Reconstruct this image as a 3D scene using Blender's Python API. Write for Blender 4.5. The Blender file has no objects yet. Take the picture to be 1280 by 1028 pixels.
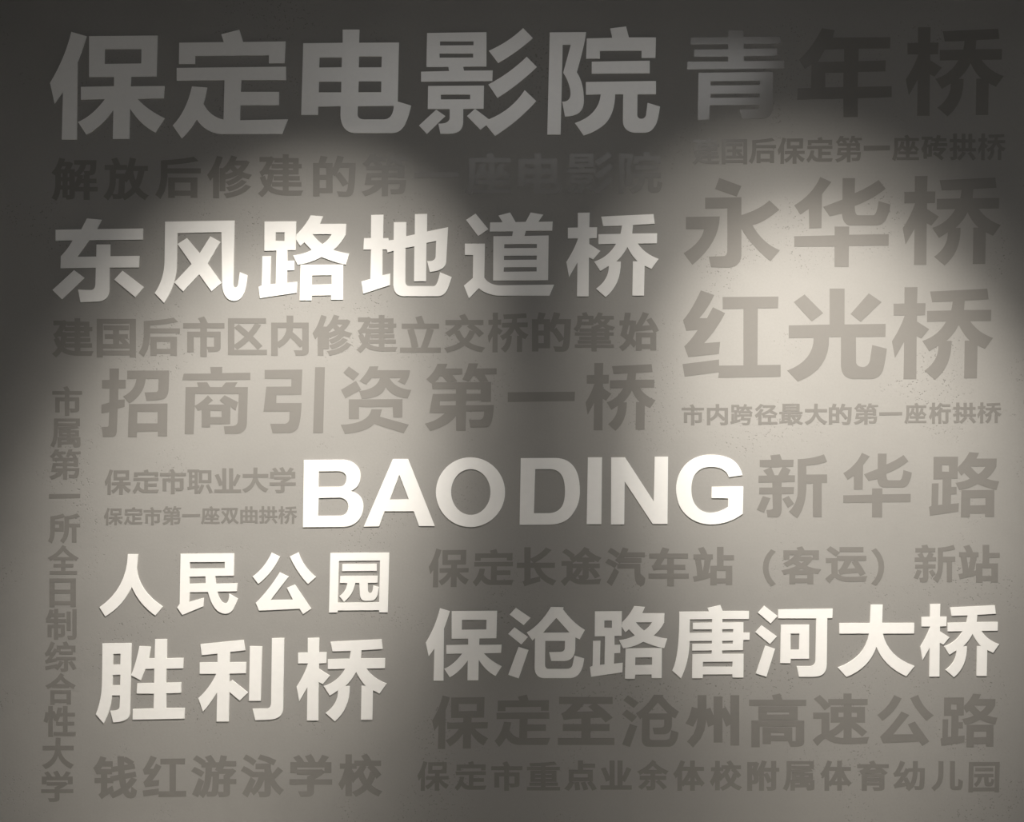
import bpy, math, random
from mathutils import Vector
from mathutils.geometry import delaunay_2d_cdt

S = 0.0025                      # metres of wall per lettering unit
CX, CY, CZ = 640.0, 514.0, 1.70 # lettering unit at the middle of the view, and its height above the floor
C = bpy.context.scene.collection
sc = bpy.context.scene

def wx(u): return (u - CX) * S
def wz(v): return CZ + (CY - v) * S

# ---------------------------------------------------------------- camera
DIST = 3.2
cd = bpy.data.cameras.new('camera'); cam = bpy.data.objects.new('camera', cd); C.objects.link(cam)
cam.location = (0, -DIST, CZ); cam.rotation_euler = (math.pi/2, 0, 0)
cd.sensor_width = 36; cd.lens = 36 * DIST / (1280 * S)
sc.camera = cam

# ---------------------------------------------------------------- light
sc.view_settings.view_transform = 'Standard'; sc.view_settings.look = 'None'
sc.view_settings.gamma = 1; sc.view_settings.use_curve_mapping = False
sc.view_settings.exposure = 0.0
w = bpy.data.worlds.new('world'); sc.world = w; w.use_nodes = True
w.node_tree.nodes['Background'].inputs[0].default_value = (1.0, 0.99, 0.97, 1)
w.node_tree.nodes['Background'].inputs[1].default_value = 0.09

CEIL = 3.6
K = 1.41
def spot(x, depth, z, aim_x, aim_z, half, blend, power, color, size=0.03):
    """a spotlight on the ceiling track in front of the wall, aimed at the point (aim_x, aim_z) of the wall"""
    ld = bpy.data.lights.new('spotlight_beam', 'SPOT'); ld.energy = power; ld.color = color
    ld.spot_size = 2 * half; ld.spot_blend = blend; ld.shadow_soft_size = size
    o = bpy.data.objects.new('spotlight_beam', ld); C.objects.link(o)
    o.location = (x, -depth, z)
    o.rotation_euler = (Vector((aim_x, 0, aim_z)) - o.location).to_track_quat('-Z', 'Y').to_euler()
    return o
WARM = (1.0, 0.94, 0.85)
spot(-0.094, 1.553, 3.42, -0.828, 1.402, 0.284, 1.0, 279 * K, WARM)   # left lamp: core of the beam
spot(-0.094, 1.553, 3.42, -0.708, 1.672, 0.352, 1.0, 166 * K, WARM)   # and its wider spill
spot(0.536, 1.654, 3.42, 1.029, 1.577, 0.301, 1.0, 341 * K, WARM)     # right lamp
spot(0.536, 1.654, 3.42, 0.929, 1.665, 0.402, 1.0, 115 * K, WARM)

# dim luminous panels in the ceiling behind the viewer; the satin lettering mirrors them near the top
for x0, x1, y0, y1, rad in ((-1.05, 1.42, -3.6, -2.1, 2.2), (-1.5, 1.6, -6.6, -3.9, 0.36)):
    al = bpy.data.lights.new('ceiling_panel_light', 'AREA'); al.shape = 'RECTANGLE'
    al.size = x1 - x0; al.size_y = y1 - y0; al.energy = rad * math.pi * al.size * al.size_y; al.color = (1.0, 0.98, 0.95)
    ao = bpy.data.objects.new('ceiling_panel_light', al); C.objects.link(ao)
    ao.location = ((x0 + x1) / 2, (y0 + y1) / 2, CEIL - 0.02)
# added fill spots out of view; their floor bounce brightens the wall's lower part
for x_ in (-0.9, 0.9):
    dl = bpy.data.lights.new('floor_bounce_fill', 'SPOT'); dl.energy = 1750; dl.color = WARM
    dl.spot_size = math.radians(22); dl.spot_blend = 0.6; dl.shadow_soft_size = 0.04
    do = bpy.data.objects.new('floor_bounce_fill', dl); C.objects.link(do); do.location = (x_, -0.7, CEIL - 0.05)

# ---------------------------------------------------------------- materials
def nodes(name):
    m = bpy.data.materials.new(name); m.use_nodes = True
    nt = m.node_tree; return m, nt, nt.nodes['Principled BSDF']
def flat_mat(name, col, rough, bump=0.0, scale=60, spec=0.5, coat=0.0):
    m, nt, b = nodes(name)
    tc = nt.nodes.new('ShaderNodeTexCoord'); geo = nt.nodes.new('ShaderNodeNewGeometry')
    n = nt.nodes.new('ShaderNodeTexNoise'); n.inputs['Scale'].default_value = scale; n.inputs['Detail'].default_value = 4
    nt.links.new(geo.outputs['Position'], n.inputs['Vector'])
    mx = nt.nodes.new('ShaderNodeMix'); mx.data_type = 'RGBA'
    mx.inputs[6].default_value = (*[c * 0.97 for c in col], 1); mx.inputs[7].default_value = (*[min(1, c * 1.03) for c in col], 1)
    nt.links.new(n.outputs['Fac'], mx.inputs[0]); nt.links.new(mx.outputs[2], b.inputs['Base Color'])
    b.inputs['Roughness'].default_value = rough; b.inputs['Specular IOR Level'].default_value = spec
    if bump:
        bp = nt.nodes.new('ShaderNodeBump'); bp.inputs['Strength'].default_value = bump; bp.inputs['Distance'].default_value = 0.001
        nt.links.new(n.outputs['Fac'], bp.inputs['Height']); nt.links.new(bp.outputs['Normal'], b.inputs['Normal'])
    return m

def plaster():
    m, nt, b = nodes('grey_concrete_plaster')
    geo = nt.nodes.new('ShaderNodeNewGeometry'); P = geo.outputs['Position']
    def noise(scale, detail=4, rough=0.55, dist=0.0):
        n = nt.nodes.new('ShaderNodeTexNoise'); n.inputs['Scale'].default_value = scale
        n.inputs['Detail'].default_value = detail; n.inputs['Roughness'].default_value = rough
        n.inputs['Distortion'].default_value = dist
        nt.links.new(P, n.inputs['Vector']); return n.outputs['Fac']
    def ramp(src, p0, p1, c0=(0, 0, 0, 1), c1=(1, 1, 1, 1)):
        r = nt.nodes.new('ShaderNodeValToRGB'); r.color_ramp.elements[0].position = p0; r.color_ramp.elements[1].position = p1
        r.color_ramp.elements[0].color = c0; r.color_ramp.elements[1].color = c1
        nt.links.new(src, r.inputs[0]); return r.outputs[0]
    def math_(op, a, c):
        n = nt.nodes.new('ShaderNodeMath'); n.operation = op
        for i, v in enumerate((a, c)):
            if isinstance(v, (int, float)): n.inputs[i].default_value = v
            else: nt.links.new(v, n.inputs[i])
        return n.outputs[0]
    def mix(f, a, c):
        n = nt.nodes.new('ShaderNodeMix'); n.data_type = 'RGBA'
        nt.links.new(f, n.inputs[0])
        for i, v in ((6, a), (7, c)):
            if isinstance(v, tuple): n.inputs[i].default_value = v
            else: nt.links.new(v, n.inputs[i])
        return n.outputs[2]
    # clusters of small pits where the trowel dragged
    v = nt.nodes.new('ShaderNodeTexVoronoi'); v.inputs['Scale'].default_value = 150; v.inputs['Randomness'].default_value = 1
    nt.links.new(P, v.inputs['Vector'])
    dot = ramp(v.outputs['Distance'], 0.16, 0.36, (1, 1, 1, 1), (0, 0, 0, 1))
    pick = ramp(noise(75, 1), 0.50, 0.56)
    clus = ramp(noise(3.2, 3, 0.6, 0.4), 0.52, 0.62)
    pits = math_('MULTIPLY', math_('MULTIPLY', dot, pick), clus)
    blot = noise(1.6, 5, 0.6, 0.3); fine = noise(140, 3)
    base = mix(ramp(blot, 0.35, 0.65), (0.292, 0.284, 0.271, 1), (0.328, 0.319, 0.304, 1))
    base = mix(math_('MULTIPLY', fine, 0.5), base, (0.25, 0.243, 0.23, 1))
    base = mix(math_('MULTIPLY', pits, 0.65), base, (0.12, 0.115, 0.105, 1))
    nt.links.new(base, b.inputs['Base Color'])
    b.inputs['Roughness'].default_value = 0.62; b.inputs['Specular IOR Level'].default_value = 0.35
    h = math_('SUBTRACT', math_('ADD', math_('MULTIPLY', fine, 0.35), math_('MULTIPLY', noise(14, 5), 0.6)), math_('MULTIPLY', pits, 0.9))
    bp = nt.nodes.new('ShaderNodeBump'); bp.inputs['Strength'].default_value = 0.6; bp.inputs['Distance'].default_value = 0.0012
    nt.links.new(h, bp.inputs['Height']); nt.links.new(bp.outputs['Normal'], b.inputs['Normal'])
    return m

M_WALL = plaster()
M_WHITE = flat_mat('white_acrylic', (0.92, 0.91, 0.89), 0.28, spec=0.9)
M_GREY = flat_mat('grey_satin_vinyl', (0.213, 0.204, 0.191), 0.17, spec=0.8)

# ---------------------------------------------------------------- the setting
def box(name, x0, x1, y0, y1, z0, z1, mat, kind='structure'):
    me = bpy.data.meshes.new(name)
    vs = [(x, y, z) for x in (x0, x1) for y in (y0, y1) for z in (z0, z1)]
    fs = [(0,1,3,2), (4,6,7,5), (0,4,5,1), (2,3,7,6), (0,2,6,4), (1,5,7,3)]
    me.from_pydata(vs, [], fs); me.materials.append(mat)
    o = bpy.data.objects.new(name, me); C.objects.link(o)
    if kind: o['kind'] = kind
    return o
box('wall_back', -2.15, 3.2, 0.0, 0.15, 0, CEIL, M_WALL)
M_SIDE = flat_mat('dark_shade_wall', (0.10, 0.10, 0.098), 0.7, scale=8)
box('shade_wall_left', -2.15, -2.0, -7.0, 0.0, 0, CEIL, M_SIDE)  # unseen dark wall, added to cut the ambient light at the left
M_FLOOR = flat_mat('stone_floor', (0.34, 0.33, 0.315), 0.5, scale=8)
M_CEIL = flat_mat('matt_dark_ceiling', (0.12, 0.12, 0.12), 0.8, scale=8)
box('floor', -2.15, 3.2, -7.0, 0.15, -0.1, 0, M_FLOOR)
box('ceiling', -2.15, 3.2, -7.0, 0.15, CEIL, CEIL + 0.1, M_CEIL)
FONT = {
'解': '255,514 255,395 168,395 168,514;308,514 396,514 396,395 308,395;157,570 205,672 332,672 312,619 288,570;184,818 146,701 95,595 31,508 86,465 106,491 106,311 104,223 94,130 72,37 33,-47 88,-81 123,-10 146,70 159,154 255,154 255,-26 308,-26 308,154 396,154 396,6 393,-4 382,-7 312,-7 324,-38 332,-69 392,-67 431,-56 447,-43 455,-23 457,5 457,570 355,570 389,637 417,705 372,733 362,731 228,731 250,803;255,339 255,211 165,211 168,339;308,339 396,339 396,211 308,211;569,448 548,367 518,292 481,229 537,198 563,242 586,293 694,293 694,175 497,175 497,110 694,110 694,-77 764,-77 764,110 934,110 934,175 764,175 764,293 908,293 908,357 764,357 764,449 694,449 694,357 610,357 631,436;496,768 496,706 629,706 612,640 583,581 539,531 475,491 498,467 516,442 590,490 642,551 676,624 696,706 838,706 827,582 813,534 802,527 785,525 698,529 709,500 715,469 816,468 846,475 869,492 886,531 898,609 906,740 906,768',
'放': '200,801 229,732 250,667 317,689 295,751 264,819;43,659 43,591 158,591 158,389 153,283 135,176 95,70 24,-29 79,-77 157,31 202,147 222,267 228,394 361,394 354,180 344,60 331,11 319,-1 301,-3 210,1 222,-32 229,-67 334,-66 367,-58 393,-34 413,29 423,173 431,462 228,462 228,591 475,591 475,659;608,567 791,567 768,450 737,344 698,250 659,344 628,448 605,558;595,818 569,694 533,576 488,471 433,384 489,329 527,386 561,450 602,306 654,178 591,101 513,37 419,-17 444,-47 462,-80 552,-26 629,37 693,110 750,36 817,-26 893,-76 917,-43 944,-14 864,35 796,99 738,176 792,289 833,419 864,567 936,567 936,635 629,635 670,805',
'后': '147,729 147,478 144,355 128,223 94,91 31,-29 64,-52 93,-80 160,51 199,197 216,344 221,478 928,478 928,548 221,548 221,668 448,687 669,714 861,750 799,809 614,775 385,748;303,338 303,-79 376,-79 376,-28 780,-28 780,-77 857,-77 857,338;376,40 376,270 780,270 780,40',
'修': '679,376 613,327 530,285 442,253 482,209 576,246 663,295 734,352;772,279 712,230 635,187 547,152 454,126 492,78 589,109 681,150 762,199 827,256;863,174 782,106 673,52 544,11 402,-17 423,-45 440,-75 589,-41 724,6 838,68 926,147;298,546 298,76 360,76 360,546;538,650 809,650 772,599 726,553 673,514 618,556 573,602;549,818 500,715 435,623 360,547 416,504 460,548 503,599 552,538 616,481 535,444 449,416 361,396 381,369 396,340 492,365 585,398 671,442 740,404 818,371 904,346 923,377 945,405 829,435 729,479 799,538 858,609 903,692 861,714 847,711 574,711 617,801;229,811 172,663 101,527 19,414 58,339 104,400 149,468 149,-78 218,-78 218,597 260,694 296,793',
'建': '383,734 383,676 565,676 565,603 321,603 321,546 565,546 565,470 376,470 376,411 565,411 565,336 369,336 369,280 565,280 565,203 328,203 328,145 565,145 565,48 634,48 634,145 911,145 911,203 634,203 634,280 874,280 874,336 634,336 634,411 852,411 852,546 919,546 919,603 852,603 852,734 634,734 634,817 565,817 565,734;634,546 787,546 787,470 634,470;634,603 634,676 787,676 787,603;94,382 107,399 131,413 251,413 228,292 194,188 159,253 130,334 76,313 115,207 164,123 127,63 84,12 36,-29 89,-78 155,-14 212,68 296,8 395,-29 508,-48 635,-54 908,-54 919,-19 936,14 636,13 519,18 413,35 321,71 242,128 278,227 306,340 325,470 284,479 187,479 260,600 329,737 282,768 259,757 62,757 62,691 231,691 169,573 126,501 94,461 64,442',
'的': '537,411 620,293 686,184 748,223 679,329 593,444;233,819 216,740 194,660 85,660 85,-53 152,-53 152,24 423,24 423,660 261,660 312,805;152,595 356,595 356,390 152,390;152,91 152,326 356,326 356,91;582,821 544,688 493,567 431,466 492,424 540,503 584,596 833,596 819,282 800,100 774,23 756,10 732,7 588,13 604,-22 612,-58 692,-61 757,-59 787,-53 813,-41 836,-19 860,40 878,154 891,344 904,663 610,663 652,805',
'座': '736,589 716,507 685,434 643,371 589,321 589,606 518,606 518,222 248,222 248,157 518,157 518,12 185,12 185,-53 927,-53 927,12 589,12 589,157 867,157 867,222 589,222 589,318 641,276 697,333 743,403 821,331 882,268 926,315 856,384 768,459 787,517 801,581;340,589 320,503 289,425 247,359 192,305 248,264 306,326 353,404 412,343 458,289 502,338 447,398 378,463 394,520 407,582;467,801 518,714 109,714 109,444 107,329 96,204 71,80 26,-34 89,-75 137,48 165,184 178,320 181,444 181,646 923,646 923,714 601,714 571,769 535,824',
'专': '413,819 382,708 133,708 133,639 362,639 326,523 54,523 54,452 302,452 239,275 692,275 501,89 292,157 250,103 409,49 565,-16 689,-79 732,-17 661,21 574,59 833,315 777,348 764,343 340,343 378,452 904,452 904,523 401,523 438,639 834,639 834,708 458,708 488,809',
'业': '831,590 755,415 669,253 729,222 816,382 897,559;80,573 157,392 213,229 286,257 226,417 148,593;569,804 569,45 406,45 406,805 331,805 331,45 58,45 58,-27 917,-27 917,45 643,45 643,804',
'国': '576,311 630,255 672,200 723,231 679,284 623,338;222,191 222,128 756,128 756,191 516,191 516,355 712,355 712,418 516,418 516,557 735,557 735,622 235,622 235,557 446,557 446,418 262,418 262,355 446,355 446,191;84,773 84,-78 158,-78 158,-29 812,-29 812,-78 889,-78 889,773;158,39 158,705 812,705 812,39',
'砖': '48,763 48,696 166,696 134,553 88,425 27,319 46,279 59,240 111,320 111,-33 173,-33 173,45 358,45 358,466 175,466 209,578 236,696 387,696 387,763;173,400 296,400 296,110 173,110;371,518 371,449 506,449 446,270 762,270 621,110 514,174 469,126 625,21 750,-83 798,-22 745,22 678,71 887,313 836,343 824,338 547,338 582,449 932,449 932,518 602,518 636,635 901,635 901,703 656,703 684,807 611,817 581,703 411,703 411,635 562,635 527,518',
'拱': '486,170 436,95 371,26 301,-31 361,-78 433,-15 501,63 557,148;703,136 796,27 867,-77 929,-37 857,63 763,169;162,816 162,621 41,621 41,552 162,552 162,340 27,301 46,229 162,266 162,11 159,-4 146,-8 54,-7 68,-43 76,-77 152,-75 199,-63 219,-48 230,-24 233,11 233,291 338,325 327,392 233,362 233,552 340,552 340,621 233,621 233,816;723,806 723,609 546,609 546,806 475,806 475,609 367,609 367,539 475,539 475,299 338,299 338,228 933,228 933,299 794,299 794,539 915,539 915,609 794,609 794,806;546,539 723,539 723,299 546,299',
'市': '402,802 437,738 467,674 50,674 50,603 446,603 446,471 144,471 144,35 217,35 217,400 446,400 446,-76 520,-76 520,400 764,400 764,128 759,114 741,109 599,111 615,75 624,39 729,41 797,52 822,67 835,92 838,128 838,471 520,471 520,603 925,603 925,674 535,674 549,679 516,749 473,825',
'区': '902,764 94,764 94,-49 926,-49 926,21 166,21 166,693 902,693;252,569 370,468 491,359 405,279 314,207 220,145 278,89 413,190 543,310 660,193 751,89 810,143 714,246 592,364 692,487 780,619 711,647 633,525 540,411 420,516 304,612',
'内': '96,651 96,-80 168,-80 168,579 449,579 438,478 400,372 324,268 194,174 222,147 246,119 334,179 401,244 450,312 484,381 618,250 722,131 782,179 658,310 507,451 518,516 523,579 806,579 806,19 801,1 782,-5 627,-3 643,-40 652,-77 764,-76 834,-65 861,-48 874,-22 878,19 878,651 524,651 524,817 450,817 450,651',
'立': '94,633 94,560 881,560 881,633;229,491 284,278 322,79 399,98 359,296 301,508;416,803 444,722 464,645 539,667 517,742 487,823;672,508 607,267 526,37 53,37 53,-36 921,-36 921,37 605,37 684,257 755,493',
'交': '309,581 240,507 156,438 68,381 126,327 214,392 303,470 380,553;601,540 694,470 783,393 849,323 910,372 798,477 658,582;342,411 277,390 321,300 373,219 436,148 324,79 194,26 46,-14 70,-46 91,-80 240,-35 373,24 489,99 572,42 665,-6 770,-44 885,-72 906,-37 932,-5 784,29 654,80 544,147 608,219 662,301 707,395 634,415 596,331 548,257 489,194 430,258 381,330;407,802 443,741 472,682 65,682 65,611 906,611 906,682 503,682 547,699 516,761 476,826',
'肇': '168,436 168,390 446,390 446,342 60,342 60,294 446,294 446,241 164,241 164,196 446,196 446,152 126,152 126,105 446,105 446,54 59,54 59,5 446,5 446,-80 519,-80 519,5 915,5 915,54 519,54 519,105 849,105 849,152 519,152 519,196 812,196 812,294 914,294 914,342 812,342 812,436 519,436 519,481 446,481 446,436;519,294 744,294 744,241 519,241;519,342 519,390 744,390 744,342;225,805 254,738 119,738 119,654 116,603 103,547 78,492 35,440 87,398 124,442 150,492 167,544 448,544 448,738 328,738 290,821;180,685 383,685 383,597 177,597;592,681 769,681 733,627 683,582 629,629 590,678;594,817 559,742 512,674 454,619 505,580 554,631 588,590 630,551 570,523 505,503 541,450 615,478 682,512 746,475 819,445 901,421 939,477 828,506 735,548 776,586 811,630 838,681 916,681 916,735 624,735 656,802',
'始': '449,318 449,-78 516,-78 516,-35 810,-35 810,-76 880,-76 880,318;516,30 516,252 810,252 810,30;417,396 508,412 849,440 880,371 942,403 874,536 778,676 720,648 769,578 815,503 505,483 600,630 686,797 610,818 554,696 496,593 455,529 422,486 393,467;196,549 307,549 292,431 270,326 240,234 140,310;63,284 138,229 211,169 162,90 105,28 39,-19 63,-46 84,-76 153,-24 213,41 264,121 315,68 354,21 399,80 354,132 295,188 334,307 361,448 378,613 336,619 210,618 241,808 173,813 144,618 42,618 42,549 130,549 98,405',
'跨': '142,712 306,712 306,541 142,541;692,630 732,563 781,500 529,500 584,561 630,630;635,804 615,748 590,694 415,694 415,630 551,630 499,567 438,513 371,469 409,404 468,445 521,492 521,440 782,440 782,499 839,441 898,396 921,425 947,452 879,498 815,559 763,630 924,630 924,694 664,694 700,788;38,41 56,-28 415,73 407,137 278,102 278,277 379,277 379,341 278,341 278,478 371,478 371,775 81,775 81,478 214,478 214,86 144,67 144,385 86,385 86,53;405,359 405,296 522,296 472,136 791,136 780,59 768,11 752,-13 734,-19 708,-21 545,-14 562,-45 571,-77 729,-80 774,-74 806,-56 830,-17 847,55 864,198 561,198 589,296 918,296 918,359',
'径': '250,815 196,744 125,674 48,615 87,554 172,622 253,703 319,788;374,766 374,698 747,698 659,607 549,526 427,459 303,409 327,381 347,350 442,389 537,437 628,494 773,424 890,356 931,416 821,476 688,538 756,598 815,665 863,738 810,768 797,766;374,323 374,255 588,255 588,18 313,18 313,-51 930,-51 930,18 661,18 661,255 872,255 872,323;266,600 201,501 121,410 35,336 74,266 125,311 176,363 176,-78 250,-78 250,451 293,512 332,575',
'最': '241,618 732,618 732,549 241,549;241,734 732,734 732,666 241,666;171,786 171,497 805,497 805,786;385,381 385,316 208,316 208,381;46,42 53,-23 385,17 385,-78 455,-78 455,25 508,32 508,91 455,86 455,381 923,381 923,442 48,442 48,381 141,381 141,51;493,321 493,261 551,261 532,255 565,187 605,124 652,68 568,16 478,-21 498,-47 514,-75 611,-33 700,25 758,-16 823,-49 894,-75 914,-45 938,-18 837,18 750,69 809,137 858,215 895,305 853,324 839,321;596,261 809,261 763,180 701,110 641,180;385,262 385,192 208,192 208,262;385,138 385,78 208,58 208,138',
'桁': '598,747 598,682 910,682 910,747;495,805 447,732 390,663 329,605 372,549 438,617 501,698 555,784;566,513 566,448 760,448 760,8 756,-6 741,-10 626,-9 642,-42 651,-76 736,-74 791,-64 813,-49 824,-26 828,7 828,448 934,448 934,513;513,602 461,507 397,419 328,343 371,285 442,368 442,-75 506,-75 506,457 575,581;163,817 163,629 50,629 50,561 154,561 121,429 77,303 26,203 46,173 62,140 117,256 163,404 163,-77 227,-77 227,409 293,273 330,324 227,493 227,561 312,561 312,629 227,629 227,817',
'属': '208,716 789,716 789,629 208,629;136,774 136,490 133,364 120,226 88,90 31,-35 95,-72 155,60 189,207 204,355 208,490 208,571 862,571 862,774;350,371 522,371 522,301 350,301;588,371 766,371 766,301 588,301;650,117 679,74 588,71 588,146 809,146 809,-12 806,-22 795,-25 704,-24 723,-77 799,-76 847,-68 866,-56 875,-38 877,-12 877,198 588,198 588,254 834,254 834,417 588,417 588,475 713,487 820,503 776,548 542,521 264,510 279,462 522,470 522,417 284,417 284,254 522,254 522,198 245,198 245,-79 312,-79 312,146 522,146 522,69 351,63 355,8 709,25 734,-21 780,-4 742,61 693,130',
'职': '543,678 815,678 815,387 543,387;472,748 472,317 889,317 889,748;739,199 813,60 865,-69 934,-40 880,86 803,224;549,221 514,124 466,37 408,-35 468,-77 528,2 580,98 619,205;37,131 52,61 311,107 311,-78 379,-78 379,119 446,130 441,194 379,184 379,708 436,708 436,774 47,774 47,708 102,708 102,140;169,708 311,708 311,571 169,571;169,510 311,510 311,371 169,371;169,308 311,308 311,173 169,151',
'学': '448,338 448,268 58,268 58,198 448,198 448,14 443,-2 423,-7 262,-6 294,-76 403,-73 474,-63 502,-49 517,-25 521,13 521,198 919,198 919,268 521,268 521,306 609,349 692,401 763,456 715,492 699,488 222,488 222,424 618,424 535,376;412,801 455,727 486,656 272,656 309,674 270,740 215,807 155,780 202,718 239,656 78,656 78,462 148,462 148,589 830,589 830,462 903,462 903,656 742,656 838,786 764,811 719,733 664,656 506,656 556,675 524,749 477,826',
'双': '813,672 782,523 737,390 681,273 635,394 599,528 573,672;479,742 479,672 504,672 536,498 579,340 635,200 562,112 480,41 391,-15 418,-44 440,-77 526,-21 604,47 676,128 734,46 803,-23 883,-80 907,-47 936,-18 852,38 781,109 722,194 781,304 830,429 868,572 894,731 846,745 834,742;71,529 166,410 257,282 193,158 118,57 34,-19 63,-46 88,-77 169,0 242,95 304,208 355,124 393,50 455,99 406,188 339,290 383,421 416,568 439,731 392,745 379,742 62,742 62,672 361,672 331,509 289,363 126,570',
'曲': '565,807 565,622 401,622 401,807 329,807 329,622 95,622 95,-78 164,-78 164,-16 810,-16 810,-74 881,-74 881,622 636,622 636,807;164,56 164,270 329,270 329,56;810,56 636,56 636,270 810,270;401,56 401,270 565,270 565,56;164,340 164,551 329,551 329,340;810,340 636,340 636,551 810,551;401,340 401,551 565,551 565,340',
'所': '519,719 519,395 516,288 500,176 462,67 393,-31 423,-54 449,-80 525,27 569,150 589,277 594,417 745,417 745,-75 818,-75 818,417 932,417 932,487 594,487 594,665 708,685 819,711 913,743 864,805 766,771 645,741;167,351 167,507 360,507 360,351;429,797 334,765 217,739 95,721 94,279 85,171 65,64 28,-33 88,-80 131,33 155,158 165,285 430,285 430,573 167,573 167,666 278,683 385,705 476,735',
'全': '479,828 392,715 282,611 158,521 25,449 54,421 76,390 192,456 192,393 448,393 448,241 198,241 198,176 448,176 448,16 74,16 74,-51 904,-51 904,16 524,16 524,176 787,176 787,241 524,241 524,393 787,393 787,457 900,386 922,419 950,448 834,514 724,589 622,674 527,772 544,798;194,458 301,535 400,623 486,719 581,620 680,535 785,458',
'日': '246,342 731,342 731,69 246,69;246,414 246,678 731,678 731,414;171,751 171,-67 246,-67 246,-4 731,-4 731,-62 809,-62 809,751',
'制': '658,728 658,189 727,189 727,728;831,807 831,22 826,7 811,2 681,3 705,-74 800,-72 861,-60 885,-43 898,-17 903,23 903,807;138,794 114,700 81,611 40,537 105,510 154,610 281,610 281,508 44,508 44,441 281,441 281,341 89,341 89,2 155,2 155,275 281,275 281,-77 351,-77 351,275 486,275 486,76 484,65 473,62 389,63 409,-1 478,1 523,11 542,25 551,45 553,74 553,341 351,341 351,441 588,441 588,508 351,508 351,610 549,610 549,677 351,677 351,813 281,813 281,677 178,677 206,780',
'综': '477,523 477,458 831,458 831,523;479,217 413,113 336,22 393,-21 473,80 547,194;756,192 824,85 876,-14 942,19 889,115 818,218;44,52 58,-18 363,60 356,123;381,344 381,280 621,280 621,4 617,-6 604,-10 509,-10 530,-73 608,-73 658,-63 679,-49 689,-28 691,3 691,280 918,280 918,344;586,803 634,696 396,696 396,533 465,533 465,633 841,633 841,533 913,533 913,696 714,696 689,758 654,822;59,411 99,422 219,440 159,356 118,304 78,260 45,240 67,177 129,198 351,245 351,305 167,272 276,415 376,574 319,609 259,502 129,488 212,629 284,785 218,815 173,698 124,598 91,538 63,496 37,478',
'合': '503,820 414,711 303,614 175,531 39,466 68,435 91,402 167,438 241,481 241,432 732,432 732,497 810,452 891,411 914,446 942,477 830,529 724,589 626,660 536,743 567,787;269,499 388,588 492,691 606,585 729,499;191,315 191,-76 264,-76 264,-21 718,-21 718,-72 795,-72 795,315;264,47 264,249 718,249 718,47',
'性': '167,817 167,-77 240,-77 240,817;78,632 60,502 27,381 85,362 116,490 133,624;247,638 288,550 314,470 369,498 341,575 299,660;325,26 325,-43 923,-43 923,26 678,26 678,270 878,270 878,338 678,338 678,541 900,541 900,611 678,611 678,813 604,813 604,611 483,611 518,761 446,772 419,642 379,522 329,423 394,389 430,459 461,541 604,541 604,338 398,338 398,270 604,270 604,26',
'长': '748,796 675,722 586,654 487,594 384,546 446,486 580,562 710,657 821,764;54,437 54,364 241,364 241,54 235,22 219,3 201,-7 219,-39 231,-72 304,-44 558,26 551,94 317,37 317,364 470,364 540,224 633,107 749,15 889,-50 912,-13 941,19 810,72 700,149 611,247 546,364 918,364 918,437 317,437 317,812 241,812 241,437',
'途': '414,307 378,244 332,184 281,133 338,95 414,184 479,291;713,283 791,189 847,99 908,130 850,220 770,310;75,735 167,672 241,608 293,659 217,722 124,781;313,412 313,350 568,350 568,128 565,117 551,114 459,115 479,52 556,53 605,62 625,76 635,97 638,126 638,350 909,350 909,412 638,412 638,508 784,508 784,570 425,570 425,508 568,508 568,412;245,477 48,477 48,409 174,409 174,98 108,55 38,-14 87,-77 135,-17 179,27 216,45 257,26 311,-12 384,-44 471,-61 578,-65 913,-56 921,-17 935,21 762,7 580,2 480,5 397,19 326,50 245,102;586,826 524,745 445,672 355,609 262,560 288,533 309,503 413,563 511,640 596,729 684,643 787,569 894,516 916,550 942,581 827,629 719,697 632,775 648,799',
'汽': '414,560 414,498 848,498 848,560;94,745 184,691 259,637 301,696 226,747 136,798;36,478 129,429 207,381 247,442 168,488 76,532;67,-10 130,-58 210,89 285,243 229,290 146,128;448,817 404,711 346,614 277,535 336,490 392,558 444,638 933,638 933,702 478,702 518,799;324,417 324,351 749,351 755,175 772,39 807,-48 869,-80 902,-71 924,-43 936,7 942,80 895,123 889,27 875,-12 845,21 828,112 821,248 819,417',
'车': '163,312 198,323 268,327 493,327 493,179 59,179 59,107 493,107 493,-78 570,-78 570,107 916,107 916,179 570,179 570,327 834,327 834,396 570,396 570,545 493,545 493,396 243,396 305,495 366,605 899,605 899,676 401,676 455,799 372,822 314,676 75,676 75,605 281,605 204,465 168,412 136,387',
'站': '56,634 56,566 435,566 435,634;95,511 126,331 142,162 203,173 185,342 154,521;170,793 209,716 236,644 302,667 274,738 233,812;321,534 294,331 257,140 46,93 63,19 431,113 424,180 319,155 356,333 389,520;454,352 454,-77 525,-77 525,-30 819,-30 819,-73 893,-73 893,352 687,352 687,546 934,546 934,616 687,616 687,818 612,818 612,352;525,38 525,283 819,283 819,38',
'（': '676,370 690,234 729,112 790,2 869,-93 928,-63 852,29 795,132 759,245 747,370 759,494 795,608 852,710 928,802 869,833 790,737 729,628 690,505',
'客': '346,514 642,514 572,450 488,393 408,448 342,511;368,645 323,587 261,529 183,474 89,425 116,401 139,372 220,418 291,467 351,409 420,356 296,304 166,263 34,233 55,202 70,168 225,207 225,-77 297,-77 297,-44 682,-44 682,-76 757,-76 757,212 892,185 913,221 939,254 803,277 675,312 558,357 634,413 700,476 755,546 705,576 691,572 402,572 446,630;487,315 598,262 720,222 270,222 382,264;297,18 297,161 682,161 682,18;420,807 464,729 75,729 75,546 147,546 147,662 824,662 824,546 898,546 898,729 548,729 491,826',
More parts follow.
